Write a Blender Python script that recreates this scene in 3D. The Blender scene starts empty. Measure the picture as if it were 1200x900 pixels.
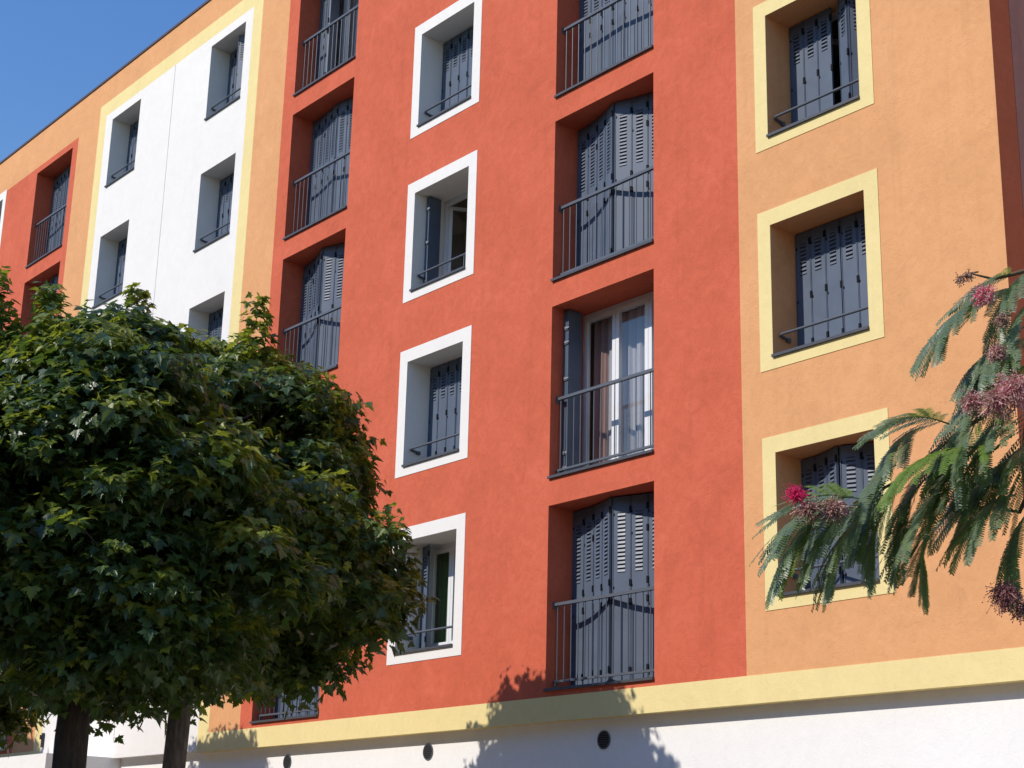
import bpy, math, random
from mathutils import Vector, Matrix
S = bpy.context.scene
COL = S.collection

# ------------------------------------------------------------------ camera, sky, sun, exposure
cam_d = bpy.data.cameras.new('camera'); cam = bpy.data.objects.new('camera', cam_d); COL.objects.link(cam)
RT = Vector((0.63117624, 0.77528336, 0.02350032)); UP = Vector((0.21053006, -0.20040067, 0.95682635)); FW = Vector((-0.74652103, 0.59897853, 0.28970860))
cam.matrix_world = Matrix(((RT.x, UP.x, -FW.x, 0.0), (RT.y, UP.y, -FW.y, -13.248), (RT.z, UP.z, -FW.z, 1.6007), (0, 0, 0, 1)))
cam_d.sensor_width = 36; cam_d.lens = 57.678; cam_d.clip_end = 3000; cam_d.clip_start = 0.05
S.camera = cam

SUN_TRAVEL = Vector((0.107, 0.436, -0.394)).normalized()
sun_d = bpy.data.lights.new('sun', 'SUN'); sun_d.energy = 3.95; sun_d.angle = math.radians(0.53); sun_d.color = (1.0, 0.935, 0.85)
sun = bpy.data.objects.new('sun', sun_d); COL.objects.link(sun)
sun.rotation_euler = SUN_TRAVEL.to_track_quat('-Z', 'Y').to_euler()
elev = math.asin(-SUN_TRAVEL.z); az = math.atan2(-SUN_TRAVEL.x, -SUN_TRAVEL.y)

world = bpy.data.worlds.new('World'); S.world = world; world.use_nodes = True
wn = world.node_tree.nodes; wl = world.node_tree.links; wn.clear()
sky = wn.new('ShaderNodeTexSky'); sky.sky_type = 'NISHITA'; sky.sun_disc = False
sky.sun_elevation = elev; sky.sun_rotation = az; sky.air_density = 1.8; sky.dust_density = 0.0; sky.ozone_density = 5.5
bg = wn.new('ShaderNodeBackground'); bg.inputs[1].default_value = 0.112
wo = wn.new('ShaderNodeOutputWorld'); hs = wn.new('ShaderNodeHueSaturation'); hs.inputs['Saturation'].default_value = 1.26; hs.inputs['Value'].default_value = 1.26; hs.inputs['Hue'].default_value = 0.518
wl.new(sky.outputs[0], hs.inputs['Color']); wl.new(hs.outputs[0], bg.inputs[0]); wl.new(bg.outputs[0], wo.inputs[0])
S.view_settings.view_transform = 'Standard'; S.view_settings.look = 'None'
S.view_settings.exposure = 0.075; S.view_settings.gamma = 1.0; S.view_settings.use_curve_mapping = False
S.cycles.max_bounces = 8; S.cycles.transparent_max_bounces = 12

# ------------------------------------------------------------------ materials
def new_mat(name):
    m = bpy.data.materials.new(name); m.use_nodes = True
    nt = m.node_tree; b = nt.nodes['Principled BSDF']
    return m, nt, b
def node(nt, t, **kw):
    n = nt.nodes.new(t)
    for k, v in kw.items():
        setattr(n, k, v)
    return n
def noise(nt, vec, scale, detail=4, rough=0.55, distort=0.0):
    n = node(nt, 'ShaderNodeTexNoise'); n.inputs['Scale'].default_value = scale; n.inputs['Detail'].default_value = detail
    n.inputs['Roughness'].default_value = rough; n.inputs['Distortion'].default_value = distort
    nt.links.new(vec, n.inputs['Vector']); return n
def ramp(nt, fac, stops):
    r = node(nt, 'ShaderNodeValToRGB'); e = r.color_ramp.elements
    while len(e) < len(stops): e.new(0.5)
    for i, (p, c) in enumerate(stops):
        e[i].position = p; e[i].color = (c[0], c[1], c[2], 1)
    nt.links.new(fac, r.inputs[0]); return r
def sc(c, k): return tuple(min(1, v * k) for v in c)

def stucco(name, col, var=0.07, bump=0.5, streak=0.0):
    m, nt, b = new_mat(name); L = nt.links
    tc = node(nt, 'ShaderNodeTexCoord'); v = tc.outputs['Object']
    n1 = noise(nt, v, 0.9, 6, 0.6, 0.6); n2 = noise(nt, v, 5.0, 5, 0.6, 1.2); n3 = noise(nt, v, 55, 3, 0.6)
    a = node(nt, 'ShaderNodeMath', operation='ADD'); L.new(n1.outputs[0], a.inputs[0]); L.new(n2.outputs[0], a.inputs[1])
    h = node(nt, 'ShaderNodeMath', operation='MULTIPLY'); h.inputs[1].default_value = 0.5; L.new(a.outputs[0], h.inputs[0])
    cr = ramp(nt, h.outputs[0], [(0.32, sc(col, 1 - 1.6 * var)), (0.5, col), (0.68, tuple(min(1, c * (1 + var) + 0.012) for c in col))])
    # small pale and dark flecks of the render coat
    fl = noise(nt, v, 22, 2, 0.5); fr = ramp(nt, fl.outputs[0], [(0.3, (1 - 1.8 * var,) * 3), (0.42, (1,) * 3), (0.62, (1,) * 3), (0.72, (1.0,) * 3)])
    mx = node(nt, 'ShaderNodeMix', data_type='RGBA', blend_type='MULTIPLY'); mx.inputs[0].default_value = 0.6
    L.new(cr.outputs[0], mx.inputs[6]); L.new(fr.outputs[0], mx.inputs[7])
    mp2 = node(nt, 'ShaderNodeMapping'); mp2.inputs['Scale'].default_value = (3.2, 3.2, 0.16); L.new(v, mp2.inputs['Vector'])
    st = noise(nt, mp2.outputs[0], 1.6, 6, 0.7); sr = ramp(nt, st.outputs[0], [(0.30, (1 - 1.2 * var - 0.005,) * 3), (0.46, (1,) * 3), (0.7, (1,) * 3)])
    mx2 = node(nt, 'ShaderNodeMix', data_type='RGBA', blend_type='MULTIPLY'); mx2.inputs[0].default_value = 0.8
    L.new(mx.outputs[2], mx2.inputs[6]); L.new(sr.outputs[0], mx2.inputs[7])
    L.new(mx2.outputs[2], b.inputs['Base Color'])
    b.inputs['Roughness'].default_value = 0.92; b.inputs['Specular IOR Level'].default_value = 0.2
    bp1 = node(nt, 'ShaderNodeBump'); bp1.inputs['Strength'].default_value = bump * 0.5; bp1.inputs['Distance'].default_value = 0.01
    L.new(n3.outputs[0], bp1.inputs['Height'])
    # trowel marks
    mp = node(nt, 'ShaderNodeMapping'); mp.inputs['Rotation'].default_value = (0, 0.6, 0); mp.inputs['Scale'].default_value = (1, 1, 0.7); L.new(v, mp.inputs['Vector'])
    n4 = noise(nt, mp.outputs[0], 3.2, 8, 0.65, 2.0)
    bp2 = node(nt, 'ShaderNodeBump'); bp2.inputs['Strength'].default_value = bump * 0.55; bp2.inputs['Distance'].default_value = 0.03
    L.new(n4.outputs[0], bp2.inputs['Height']); L.new(bp1.outputs[0], bp2.inputs['Normal'])
    # thin curved ridges left by the float
    n5 = noise(nt, v, 4.5, 3, 0.55, 2.6); rg = ramp(nt, n5.outputs[0], [(0.44, (0, 0, 0)), (0.5, (1, 1, 1)), (0.56, (0, 0, 0))]); n6 = noise(nt, v, 2.1, 2)
    rm = ramp(nt, n6.outputs[0], [(0.48, (0, 0, 0)), (0.6, (1, 1, 1))]); mm = node(nt, 'ShaderNodeMath', operation='MULTIPLY'); L.new(rg.outputs[0], mm.inputs[0]); L.new(rm.outputs[0], mm.inputs[1])
    bp3 = node(nt, 'ShaderNodeBump'); bp3.inputs['Strength'].default_value = bump * 0.32; bp3.inputs['Distance'].default_value = 0.012
    L.new(mm.outputs[0], bp3.inputs['Height']); L.new(bp2.outputs[0], bp3.inputs['Normal'])
    L.new(bp3.outputs[0], b.inputs['Normal'])
    return m
def paint(name, col, rough=0.45, var=0.06, metal=0.0, scale=9, bump=0.0, spec=0.5):
    m, nt, b = new_mat(name); L = nt.links
    tc = node(nt, 'ShaderNodeTexCoord'); n1 = noise(nt, tc.outputs['Object'], scale, 5)
    cr = ramp(nt, n1.outputs[0], [(0.3, sc(col, 1 - var)), (0.7, sc(col, 1 + var))])
    L.new(cr.outputs[0], b.inputs['Base Color']); b.inputs['Metallic'].default_value = metal
    b.inputs['Specular IOR Level'].default_value = spec
    rr = node(nt, 'ShaderNodeMapRange'); rr.inputs[3].default_value = rough - 0.06; rr.inputs[4].default_value = rough + 0.08
    L.new(n1.outputs[0], rr.inputs[0]); L.new(rr.outputs[0], b.inputs['Roughness'])
    if bump:
        bp = node(nt, 'ShaderNodeBump'); bp.inputs['Strength'].default_value = bump; bp.inputs['Distance'].default_value = 0.01
        L.new(n1.outputs[0], bp.inputs['Height']); L.new(bp.outputs[0], b.inputs['Normal'])
    return m
M = {}
M['red'] = stucco('red_render', (0.608, 0.131, 0.067), 0.09, 0.55)
M['orange'] = stucco('orange_render', (0.725, 0.358, 0.158), 0.06, 0.5)
M['yellow'] = stucco('yellow_render', (0.82, 0.665, 0.31), 0.035, 0.3)
M['white'] = stucco('white_render', (0.82, 0.785, 0.735), 0.025, 0.3)
M['surround'] = stucco('white_surround_render', (0.82, 0.785, 0.73), 0.02, 0.2)
M['base'] = stucco('white_base_render', (0.86, 0.845, 0.82), 0.02, 0.3)
M['gable'] = stucco('mauve_gable_render', (0.52, 0.215, 0.165), 0.07, 0.4)
M['rust'] = stucco('rust_gable_render', (0.66, 0.145, 0.06), 0.07, 0.4)
M['joint'] = paint('joint_sealant', (0.35, 0.34, 0.33), 0.8)
M['coping'] = paint('dark_coping_metal', (0.075, 0.045, 0.045), 0.5)
M['roof'] = paint('roof_felt', (0.08, 0.08, 0.085), 0.9)
M['shutter'] = paint('anthracite_shutter_paint', (0.100, 0.127, 0.174), 0.5, 0.09, 0.0, 3.5, 0, 0.35)
M['blade'] = paint('louvre_blade_paint', (0.122, 0.146, 0.19), 0.42, 0.05, 0, 9, 0, 0.35)
M['hinge'] = paint('black_hinge_metal', (0.008, 0.009, 0.013), 0.7, 0.06, 0, 9, 0, 0.15)
M['rail'] = paint('anthracite_railing_paint', (0.10, 0.108, 0.125), 0.4)
M['sill'] = paint('grey_sill_metal', (0.07, 0.07, 0.078), 0.42)
M['pvc'] = paint('white_window_frame', (0.80, 0.80, 0.80), 0.35, 0.02)
M['room'] = paint('dim_room_plaster', (0.34, 0.28, 0.23), 0.9)
M['unseen_block'] = stucco('beige_render', (0.36, 0.30, 0.23), 0.05, 0.3)
M['galv'] = paint('galvanised_catch', (0.32, 0.34, 0.38), 0.35)
M['vent'] = paint('dark_vent_grille', (0.03, 0.03, 0.033), 0.6)
M['ground'] = paint('pale_gravel_ground', (0.27, 0.21, 0.145), 0.95, 0.2, 0, 3, 0.4)
M['pave'] = paint('concrete_pavement', (0.36, 0.30, 0.24), 0.9, 0.12, 0, 4, 0.2)
M['asphalt'] = paint('asphalt', (0.05, 0.05, 0.052), 0.9, 0.15, 0, 30, 0.3)
M['kerb'] = paint('kerb_concrete', (0.4, 0.39, 0.37), 0.85)

def glass_mat():
    m, nt, b = new_mat('window_glass'); nt.nodes.remove(b); L = nt.links
    out = nt.nodes['Material Output']
    fr = node(nt, 'ShaderNodeLayerWeight'); fr.inputs[0].default_value = 0.5
    pw = node(nt, 'ShaderNodeMath', operation='POWER'); pw.inputs[1].default_value = 4.0; L.new(fr.outputs['Facing'], pw.inputs[0])
    mul = node(nt, 'ShaderNodeMath', operation='MULTIPLY_ADD'); mul.inputs[1].default_value = 0.85; mul.inputs[2].default_value = 0.11; mul.use_clamp = True
    L.new(pw.outputs[0], mul.inputs[0])
    g = node(nt, 'ShaderNodeBsdfGlossy'); g.inputs['Roughness'].default_value = 0.015
    t = node(nt, 'ShaderNodeBsdfTransparent'); t.inputs[0].default_value = (0.86, 0.9, 0.9, 1)
    mx = node(nt, 'ShaderNodeMixShader'); L.new(mul.outputs[0], mx.inputs[0]); L.new(t.outputs[0], mx.inputs[1]); L.new(g.outputs[0], mx.inputs[2])
    tc = node(nt, 'ShaderNodeTexCoord'); n = noise(nt, tc.outputs['Object'], 1.3, 1)
    bp = node(nt, 'ShaderNodeBump'); bp.inputs['Strength'].default_value = 0.04; bp.inputs['Distance'].default_value = 0.05
    L.new(n.outputs[0], bp.inputs['Height']); L.new(bp.outputs[0], g.inputs['Normal'])
    L.new(mx.outputs[0], out.inputs[0]); return m
M['glass'] = glass_mat()
def cloth(name, col):
    m, nt, b = new_mat(name); L = nt.links; out = nt.nodes['Material Output']
    b.inputs['Base Color'].default_value = (*col, 1); b.inputs['Roughness'].default_value = 0.9
    tr = node(nt, 'ShaderNodeBsdfTranslucent'); tr.inputs[0].default_value = (*col, 1)
    mx = node(nt, 'ShaderNodeMixShader'); mx.inputs[0].default_value = 0.35
    tc = node(nt, 'ShaderNodeTexCoord'); wv = noise(nt, tc.outputs['Object'], 120, 2)
    cr = ramp(nt, wv.outputs[0], [(0.3, sc(col, 0.92)), (0.7, col)]); L.new(cr.outputs[0], b.inputs['Base Color'])
    L.new(b.outputs[0], mx.inputs[1]); L.new(tr.outputs[0], mx.inputs[2]); L.new(mx.outputs[0], out.inputs[0]); return m
M['sheer'] = cloth('pale_sheer_fabric', (0.80, 0.74, 0.78))
M['rosy'] = cloth('dusty_rose_fabric', (0.58, 0.34, 0.30))
M['green_reflection'] = cloth('leafy_green_reflection', (0.30, 0.42, 0.16))  # green that stands in for trees mirrored in a pane

def leaf_mat(name, stops, trans, tfac, rough, spec=0.5):
    m, nt, b = new_mat(name); L = nt.links; out = nt.nodes['Material Output']
    ge = node(nt, 'ShaderNodeNewGeometry')
    cr = ramp(nt, ge.outputs['Random Per Island'], stops)
    L.new(cr.outputs[0], b.inputs['Base Color']); b.inputs['Roughness'].default_value = rough; b.inputs['Specular IOR Level'].default_value = spec
    tr = node(nt, 'ShaderNodeBsdfTranslucent'); tr.inputs[0].default_value = (*trans, 1)
    mx = node(nt, 'ShaderNodeMixShader'); mx.inputs[0].default_value = tfac
    L.new(b.outputs[0], mx.inputs[1]); L.new(tr.outputs[0], mx.inputs[2]); L.new(mx.outputs[0], out.inputs[0]); return m
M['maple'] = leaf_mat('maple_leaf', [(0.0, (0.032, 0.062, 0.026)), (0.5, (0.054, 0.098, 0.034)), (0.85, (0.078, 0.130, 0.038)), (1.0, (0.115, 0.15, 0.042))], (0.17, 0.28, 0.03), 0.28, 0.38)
M['maple_young_lit'] = leaf_mat('young_sunlit_maple_leaf', [(0.0, (0.13, 0.18, 0.026)), (0.6, (0.19, 0.235, 0.032)), (1.0, (0.25, 0.27, 0.045))], (0.42, 0.48, 0.04), 0.36, 0.42)  # young leaf colour, brightened to paint sunlight on the crown tops
M['mimosa'] = leaf_mat('mimosa_leaflet', [(0.0, (0.12, 0.165, 0.11)), (0.6, (0.145, 0.20, 0.115)), (1.0, (0.19, 0.26, 0.10))], (0.30, 0.44, 0.08), 0.36, 0.40, 0.8)
M['mimosa_young'] = leaf_mat('young_mimosa_leaflet', [(0.0, (0.12, 0.21, 0.03)), (1.0, (0.17, 0.26, 0.035))], (0.28, 0.42, 0.04), 0.35, 0.45)
M['pink'] = leaf_mat('pink_stamens', [(0.0, (0.80, 0.26, 0.34)), (0.5, (0.86, 0.48, 0.48)), (1.0, (0.88, 0.74, 0.64))], (0.7, 0.2, 0.25), 0.3, 0.7, 0.2)
M['magenta'] = leaf_mat('magenta_stamens', [(0.0, (0.80, 0.02, 0.17)), (1.0, (0.88, 0.09, 0.27))], (0.8, 0.05, 0.15), 0.35, 0.7, 0.2)
M['withered'] = leaf_mat('withered_stamens', [(0.0, (0.24, 0.12, 0.10)), (0.5, (0.46, 0.28, 0.21)), (1.0, (0.62, 0.44, 0.34))], (0.3, 0.15, 0.12), 0.25, 0.8, 0.2)
M['plumflower'] = leaf_mat('plum_brown_stamens', [(0.0, (0.28, 0.10, 0.11)), (0.6, (0.42, 0.18, 0.19)), (1.0, (0.58, 0.32, 0.28))], (0.2, 0.05, 0.05), 0.25, 0.8, 0.2)

def bark(name, c1, c2):
    m, nt, b = new_mat(name); L = nt.links
    tc = node(nt, 'ShaderNodeTexCoord'); mp = node(nt, 'ShaderNodeMapping'); mp.inputs['Scale'].default_value = (7, 7, 1.8); L.new(tc.outputs['Object'], mp.inputs[0])
    n1 = noise(nt, mp.outputs[0], 2.4, 8, 0.7, 0.8); n2 = noise(nt, tc.outputs['Object'], 14, 4)
    cr = ramp(nt, n1.outputs[0], [(0.3, c1), (0.62, c2), (0.8, sc(c2, 1.5))]); L.new(cr.outputs[0], b.inputs['Base Color'])
    b.inputs['Roughness'].default_value = 0.95
    bp = node(nt, 'ShaderNodeBump'); bp.inputs['Strength'].default_value = 0.9; bp.inputs['Distance'].default_value = 0.03
    L.new(n1.outputs[0], bp.inputs['Height']); L.new(bp.outputs[0], b.inputs['Normal']); return m
M['bark'] = bark('grey_brown_bark', (0.07, 0.058, 0.05), (0.22, 0.185, 0.16))
M['bark_dark'] = bark('dark_brown_bark', (0.02, 0.016, 0.014), (0.07, 0.05, 0.04))
M['twig'] = bark('mimosa_twig_bark', (0.10, 0.06, 0.035), (0.22, 0.14, 0.08))

# ------------------------------------------------------------------ mesh builder
class MB:
    def __init__(s): s.v = []; s.f = []; s.mi = []; s.mats = []
    def mat(s, m):
        if m not in s.mats: s.mats.append(m)
        return s.mats.index(m)
    def face(s, pts, m):
        i = len(s.v); s.v.extend([tuple(p) for p in pts]); s.f.append(tuple(range(i, i + len(pts)))); s.mi.append(s.mat(m))
    def box(s, x0, x1, y0, y1, z0, z1, m):
        s.obox(Vector(((x0 + x1) / 2, (y0 + y1) / 2, (z0 + z1) / 2)), Vector((1, 0, 0)), Vector((0, 1, 0)), Vector((0, 0, 1)), abs(x1 - x0) / 2, abs(y1 - y0) / 2, abs(z1 - z0) / 2, m)
    def obox(s, c, ax, ay, az, hx, hy, hz, m):
        i = len(s.v); k = s.mat(m)
        for sx, sy, sz in ((-1, -1, -1), (1, -1, -1), (1, 1, -1), (-1, 1, -1), (-1, -1, 1), (1, -1, 1), (1, 1, 1), (-1, 1, 1)):
            s.v.append(tuple(c + ax * (sx * hx) + ay * (sy * hy) + az * (sz * hz)))
        for q in ((0, 3, 2, 1), (4, 5, 6, 7), (0, 1, 5, 4), (1, 2, 6, 5), (2, 3, 7, 6), (3, 0, 4, 7)):
            s.f.append(tuple(i + a for a in q)); s.mi.append(k)
    def tube(s, pts, rad, m, n=8, cap=True):
        pts = [Vector(p) for p in pts]; k = s.mat(m); rings = []
        if not isinstance(rad, (list, tuple)): rad = [rad] * len(pts)
        ref = Vector((0, 0, 1))
        t0 = (pts[1] - pts[0]).normalized()
        if abs(t0.dot(ref)) > 0.95: ref = Vector((1, 0, 0))
        a = t0.cross(ref).normalized()
        for i, p in enumerate(pts):
            t = (pts[min(i + 1, len(pts) - 1)] - pts[max(i - 1, 0)]).normalized()
            a = (a - t * a.dot(t)).normalized(); b = t.cross(a)
            r0 = len(s.v)
            for j in range(n):
                w = 2 * math.pi * j / n; s.v.append(tuple(p + (a * math.cos(w) + b * math.sin(w)) * rad[i]))
            rings.append(r0)
        for i in range(len(rings) - 1):
            for j in range(n):
                s.f.append((rings[i] + j, rings[i] + (j + 1) % n, rings[i + 1] + (j + 1) % n, rings[i + 1] + j)); s.mi.append(k)
        if cap:
            s.f.append(tuple(rings[0] + j for j in reversed(range(n)))); s.mi.append(k)
            s.f.append(tuple(rings[-1] + j for j in range(n))); s.mi.append(k)
    def build(s, name, parent=None, smooth=False, kind=None, label=None, cat=None, group=None, loc=None):
        me = bpy.data.meshes.new(name); me.from_pydata(s.v, [], s.f); me.update()
        for m in s.mats: me.materials.append(M[m])
        me.polygons.foreach_set('material_index', s.mi)
        if smooth: me.polygons.foreach_set('use_smooth', [True] * len(s.f))
        o = bpy.data.objects.new(name, me); COL.objects.link(o)
        if parent: o.parent = parent
        tag(o, label, cat, group, kind); return o
def tag(o, label=None, cat=None, group=None, kind=None):
    for k, v in (('label', label), ('category', cat), ('group', group), ('kind', kind)):
        if v: o[k] = v
def thing(name, label, cat, loc=(0, 0, 0), group=None):
    o = bpy.data.objects.new(name, None); o.empty_display_size = 0.3; COL.objects.link(o); o.location = loc
    tag(o, label, cat, group); return o

# ------------------------------------------------------------------ ground
g = MB(); g.face([(-900, -900, 0), (900, -900, 0), (900, 900, 0), (-900, 900, 0)], 'ground'); g.build('ground', kind='structure')
g = MB(); g.box(-60, 30, -2.6, 0.3, -0.2, 0.12, 'pave'); g.build('pavement', kind='structure')
g = MB(); g.face([(-60, -9.2, 0.006), (30, -9.2, 0.006), (30, -2.62, 0.006), (-60, -2.62, 0.006)], 'ground'); g.build('gravel_bed', kind='structure')
g = MB(); g.box(-60, 30, -9.36, -9.2, -0.2, 0.12, 'kerb'); g.build('kerb', kind='structure')
g = MB(); g.face([(-60, -17, 0.004), (30, -17, 0.004), (30, -9.37, 0.004), (-60, -9.37, 0.004)], 'asphalt'); g.build('road', kind='structure')

# ------------------------------------------------------------------ building
XR, XL = -8.753, -45.0
ROOF = 18.06; H = 2.7; Z0 = 3.48; DEPTH = 11.0
bld = thing('apartment_building', 'five storey apartment block painted red, orange and white with recessed grey shuttered windows', 'building', (-22, 0, 0))
BX = Vector((-22, 0, 0))
def place(o):       # children built in world coordinates
    o.location = o.location - BX if o.parent is bld else o.location
    return o
def part(mb, name, parent=None, **kw):
    p = parent or bld
    o = mb.build(name, p, **kw)
    if p is bld: o.location = -BX
    return o

RD = 0.44   # recess to the shutter plane
BACK = 0.62
ops = []    # (x0, x1, z0, z1, reveal material, kind, column, floor)
def add_col(x0, x1, floors, kind, rev, col, ring=None):
    for k in floors:
        if kind == 'balcony': z0, z1 = 3.862 + H * (k - 1), 6.20 + H * (k - 1)
        elif kind == 'small': z0, z1 = 4.600 + H * (k - 1), 6.19 + H * (k - 1)
        else: z0, z1 = 4.588 + H * (k - 1), 6.164 + H * (k - 1)
        ops.append(dict(x0=x0, x1=x1, z0=z0, z1=z1, rev=rev, kind=kind, col=col, fl=k, ring=ring))
F5 = (1, 2, 3, 4, 5)
add_col(-11.835, -10.473, F5, 'small', 'orange', 1, 'yellow')
add_col(-15.702, -13.763, F5, 'balcony', 'red', 2)
add_col(-18.978, -17.636, F5, 'small', 'surround', 3, 'surround')
add_col(-22.805, -20.884, F5, 'balcony', 'red', 4)
add_col(-26.079, -24.771, F5, 'stair', 'white', 5)
add_col(-30.358, -29.045, F5, 'stair', 'white', 6)
add_col(-34.246, -32.337, F5, 'balcony', 'red', 7)
add_col(-37.56, -36.22, F5, 'small', 'surround', 8, 'surround')
add_col(-41.40, -39.46, F5, 'balcony', 'red', 9)

def zone(x, z):
    if x > -12.326: return 'orange'
    if x > -23.162: return 'red' if z < 17.15 else 'orange'
    if x > -24.157: return 'orange'
    if x > -31.024:
        if z > 17.49: return 'orange'
        if -30.686 < x < -24.503 and z < 17.16: return 'white'
        return 'yellow'
    if x > -32.065: return 'orange'
    if x > -41.9: return 'red' if z < 17.15 else 'orange'
    return 'orange'
BAND = 3.782
xs = sorted({XL, XR, -12.326, -23.162, -24.157, -24.503, -30.686, -31.024, -32.065, -41.9, -27.588, -27.572} | {o['x0'] for o in ops} | {o['x1'] for o in ops})
zs = sorted({BAND, ROOF - 0.002, 17.15, 17.16, 17.49} | {o['z0'] for o in ops} | {o['z1'] for o in ops})
w = MB()
def in_op(x, z):
    return any(o['x0'] < x < o['x1'] and o['z0'] < z < o['z1'] for o in ops)
for i in range(len(xs) - 1):
    for j in range(len(zs) - 1):
        cx, cz = (xs[i] + xs[i + 1]) / 2, (zs[j] + zs[j + 1]) / 2
        if in_op(cx, cz): continue
        a, b, c, d = xs[i], xs[i + 1], zs[j], zs[j + 1]
        if abs(cx + 27.58) < 0.009 and cz < 17.155:     # expansion joint, a shallow groove
            y = 0.02
            w.face([(a, y, c), (b, y, c), (b, y, d), (a, y, d)], 'joint')
            w.face([(a, 0, c), (a, y, c), (a, y, d), (a, 0, d)], 'white'); w.face([(b, y, c), (b, 0, c), (b, 0, d), (b, y, d)], 'white'); continue
        w.face([(a, 0, c), (b, 0, c), (b, 0, d), (a, 0, d)], zone(cx, cz))
for o in ops:      # reveals
    a, b, c, d, m = o['x0'], o['x1'], o['z0'], o['z1'], o['rev']
    w.face([(a, 0, c), (a, 0, d), (a, BACK, d), (a, BACK, c)], m); w.face([(b, 0, d), (b, 0, c), (b, BACK, c), (b, BACK, d)], m)
    w.face([(a, 0, d), (b, 0, d), (b, BACK, d), (a, BACK, d)], m); w.face([(b, 0, c), (a, 0, c), (a, BACK, c), (b, BACK, c)], m)
# white panel below the band line, return faces of the outer skin
w.face([(-30.686, 0, Z0 + 0.03), (-24.503, 0, Z0 + 0.03), (-24.503, 0, BAND), (-30.686, 0, BAND)], 'white')
w.face([(-30.686, 0.16, Z0 + 0.03), (-24.503, 0.16, Z0 + 0.03), (-24.503, 0, Z0 + 0.03), (-30.686, 0, Z0 + 0.03)], 'white')
part(w, 'facade_wall')

# yellow string course along the bottom of the render, butted round the white panel
for (a, b) in ((-24.503, XR - 0.003), (XL + 0.003, -30.686)):
    m = MB(); m.box(a, b, -0.004, 0.165, Z0, BAND, 'yellow'); part(m, 'string_course')

# base storey, set back
m = MB()
m.face([(XL, 0.16, 0), (XR - 0.02, 0.16, 0), (XR - 0.02, 0.16, Z0 + 0.1), (XL, 0.16, Z0 + 0.1)], 'base')
m.box(XL, XR - 0.021, 0.135, 0.158, 0.0, 0.35, 'joint')
part(m, 'base_wall')
for (x, z) in ((-14.79, 3.233), (-18.322, 3.243), (-21.92, 3.243)):
    v = MB(); n = 24; r = 0.098
    ring = [(x + r * math.cos(2 * math.pi * q / n), z + r * math.sin(2 * math.pi * q / n)) for q in range(n)]
    ring2 = [(x + (r + 0.014) * math.cos(2 * math.pi * q / n), z + (r + 0.014) * math.sin(2 * math.pi * q / n)) for q in range(n)]
    v.face([(p[0], 0.152, p[1]) for p in ring], 'vent')
    for q in range(n):
        p, p2, s1, s2 = ring[q], ring[(q + 1) % n], ring2[q], ring2[(q + 1) % n]
        v.face([(s1[0], 0.148, s1[1]), (s2[0], 0.148, s2[1]), (p2[0], 0.148, p2[1]), (p[0], 0.148, p[1])], 'rail')
        v.face([(s1[0], 0.16, s1[1]), (s2[0], 0.16, s2[1]), (s2[0], 0.148, s2[1]), (s1[0], 0.148, s1[1])], 'rail')
    for q in range(-3, 4):
        hw = math.sqrt(max(0, r * r - (q * 0.026) ** 2)); v.box(x - hw, x + hw, 0.1485, 0.1515, z + q * 0.026 - 0.004, z + q * 0.026 + 0.004, 'hinge')
    part(v, 'air_vent')
# entrance porch, a white block standing out from the base
m = MB(); m.box(-33.2, -27.55, -1.24, 0.158, 0, 3.522, 'base'); part(m, 'entrance_porch')
m = MB(); m.box(-30.60, -30.55, -0.05, -0.001, 3.83, 4.10, 'vent'); m.box(-30.585, -30.565, -0.09, -0.05, 3.98, 4.06, 'vent'); part(m, 'wall_bracket')

# gable, back and roof
m = MB()
gx = XR
m.face([(gx, 0, Z0), (gx, 0.345, Z0), (gx, 0.345, ROOF), (gx, 0, ROOF)], 'rust')
m.face([(gx, 0.345, Z0), (gx - 0.03, 0.345, Z0), (gx - 0.03, 0.345, ROOF), (gx, 0.345, ROOF)], 'red')
m.face([(gx - 0.03, 0.345, 0), (gx - 0.03, 0.385, 0), (gx - 0.03, 0.385, ROOF), (gx - 0.03, 0.345, ROOF)], 'joint')
m.face([(gx - 0.03, 0.385, 0), (gx - 0.02, 0.385, 0), (gx - 0.02, 0.385, ROOF), (gx - 0.03, 0.385, ROOF)], 'gable')
m.face([(gx - 0.02, 0.385, 0), (gx - 0.02, DEPTH, 0), (gx - 0.02, DEPTH, ROOF), (gx - 0.02, 0.385, ROOF)], 'gable')
m.face([(gx - 0.02, 0.16, 0), (gx - 0.02, 0.345, 0), (gx - 0.02, 0.345, Z0), (gx - 0.02, 0.16, Z0)], 'base')
m.face([(gx - 0.02, DEPTH, 0), (XL, DEPTH, 0), (XL, DEPTH, ROOF), (gx - 0.02, DEPTH, ROOF)], 'orange')
m.face([(XL, 0, 0), (XL, DEPTH, 0), (XL, DEPTH, ROOF), (XL, 0, ROOF)], 'orange')
part(m, 'gable_wall')
m = MB(); m.box(XL + 0.05, XR - 0.06, 0.05, DEPTH - 0.05, ROOF - 0.3, ROOF - 0.004, 'roof'); part(m, 'roof')
m = MB(); m.box(XL - 0.02, XR + 0.02, -0.022, 0.30, ROOF, ROOF + 0.05, 'coping'); m.box(XL - 0.01, XR + 0.01, -0.01, 0.28, ROOF + 0.05, ROOF + 0.058, 'coping'); part(m, 'roof_coping')

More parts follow.
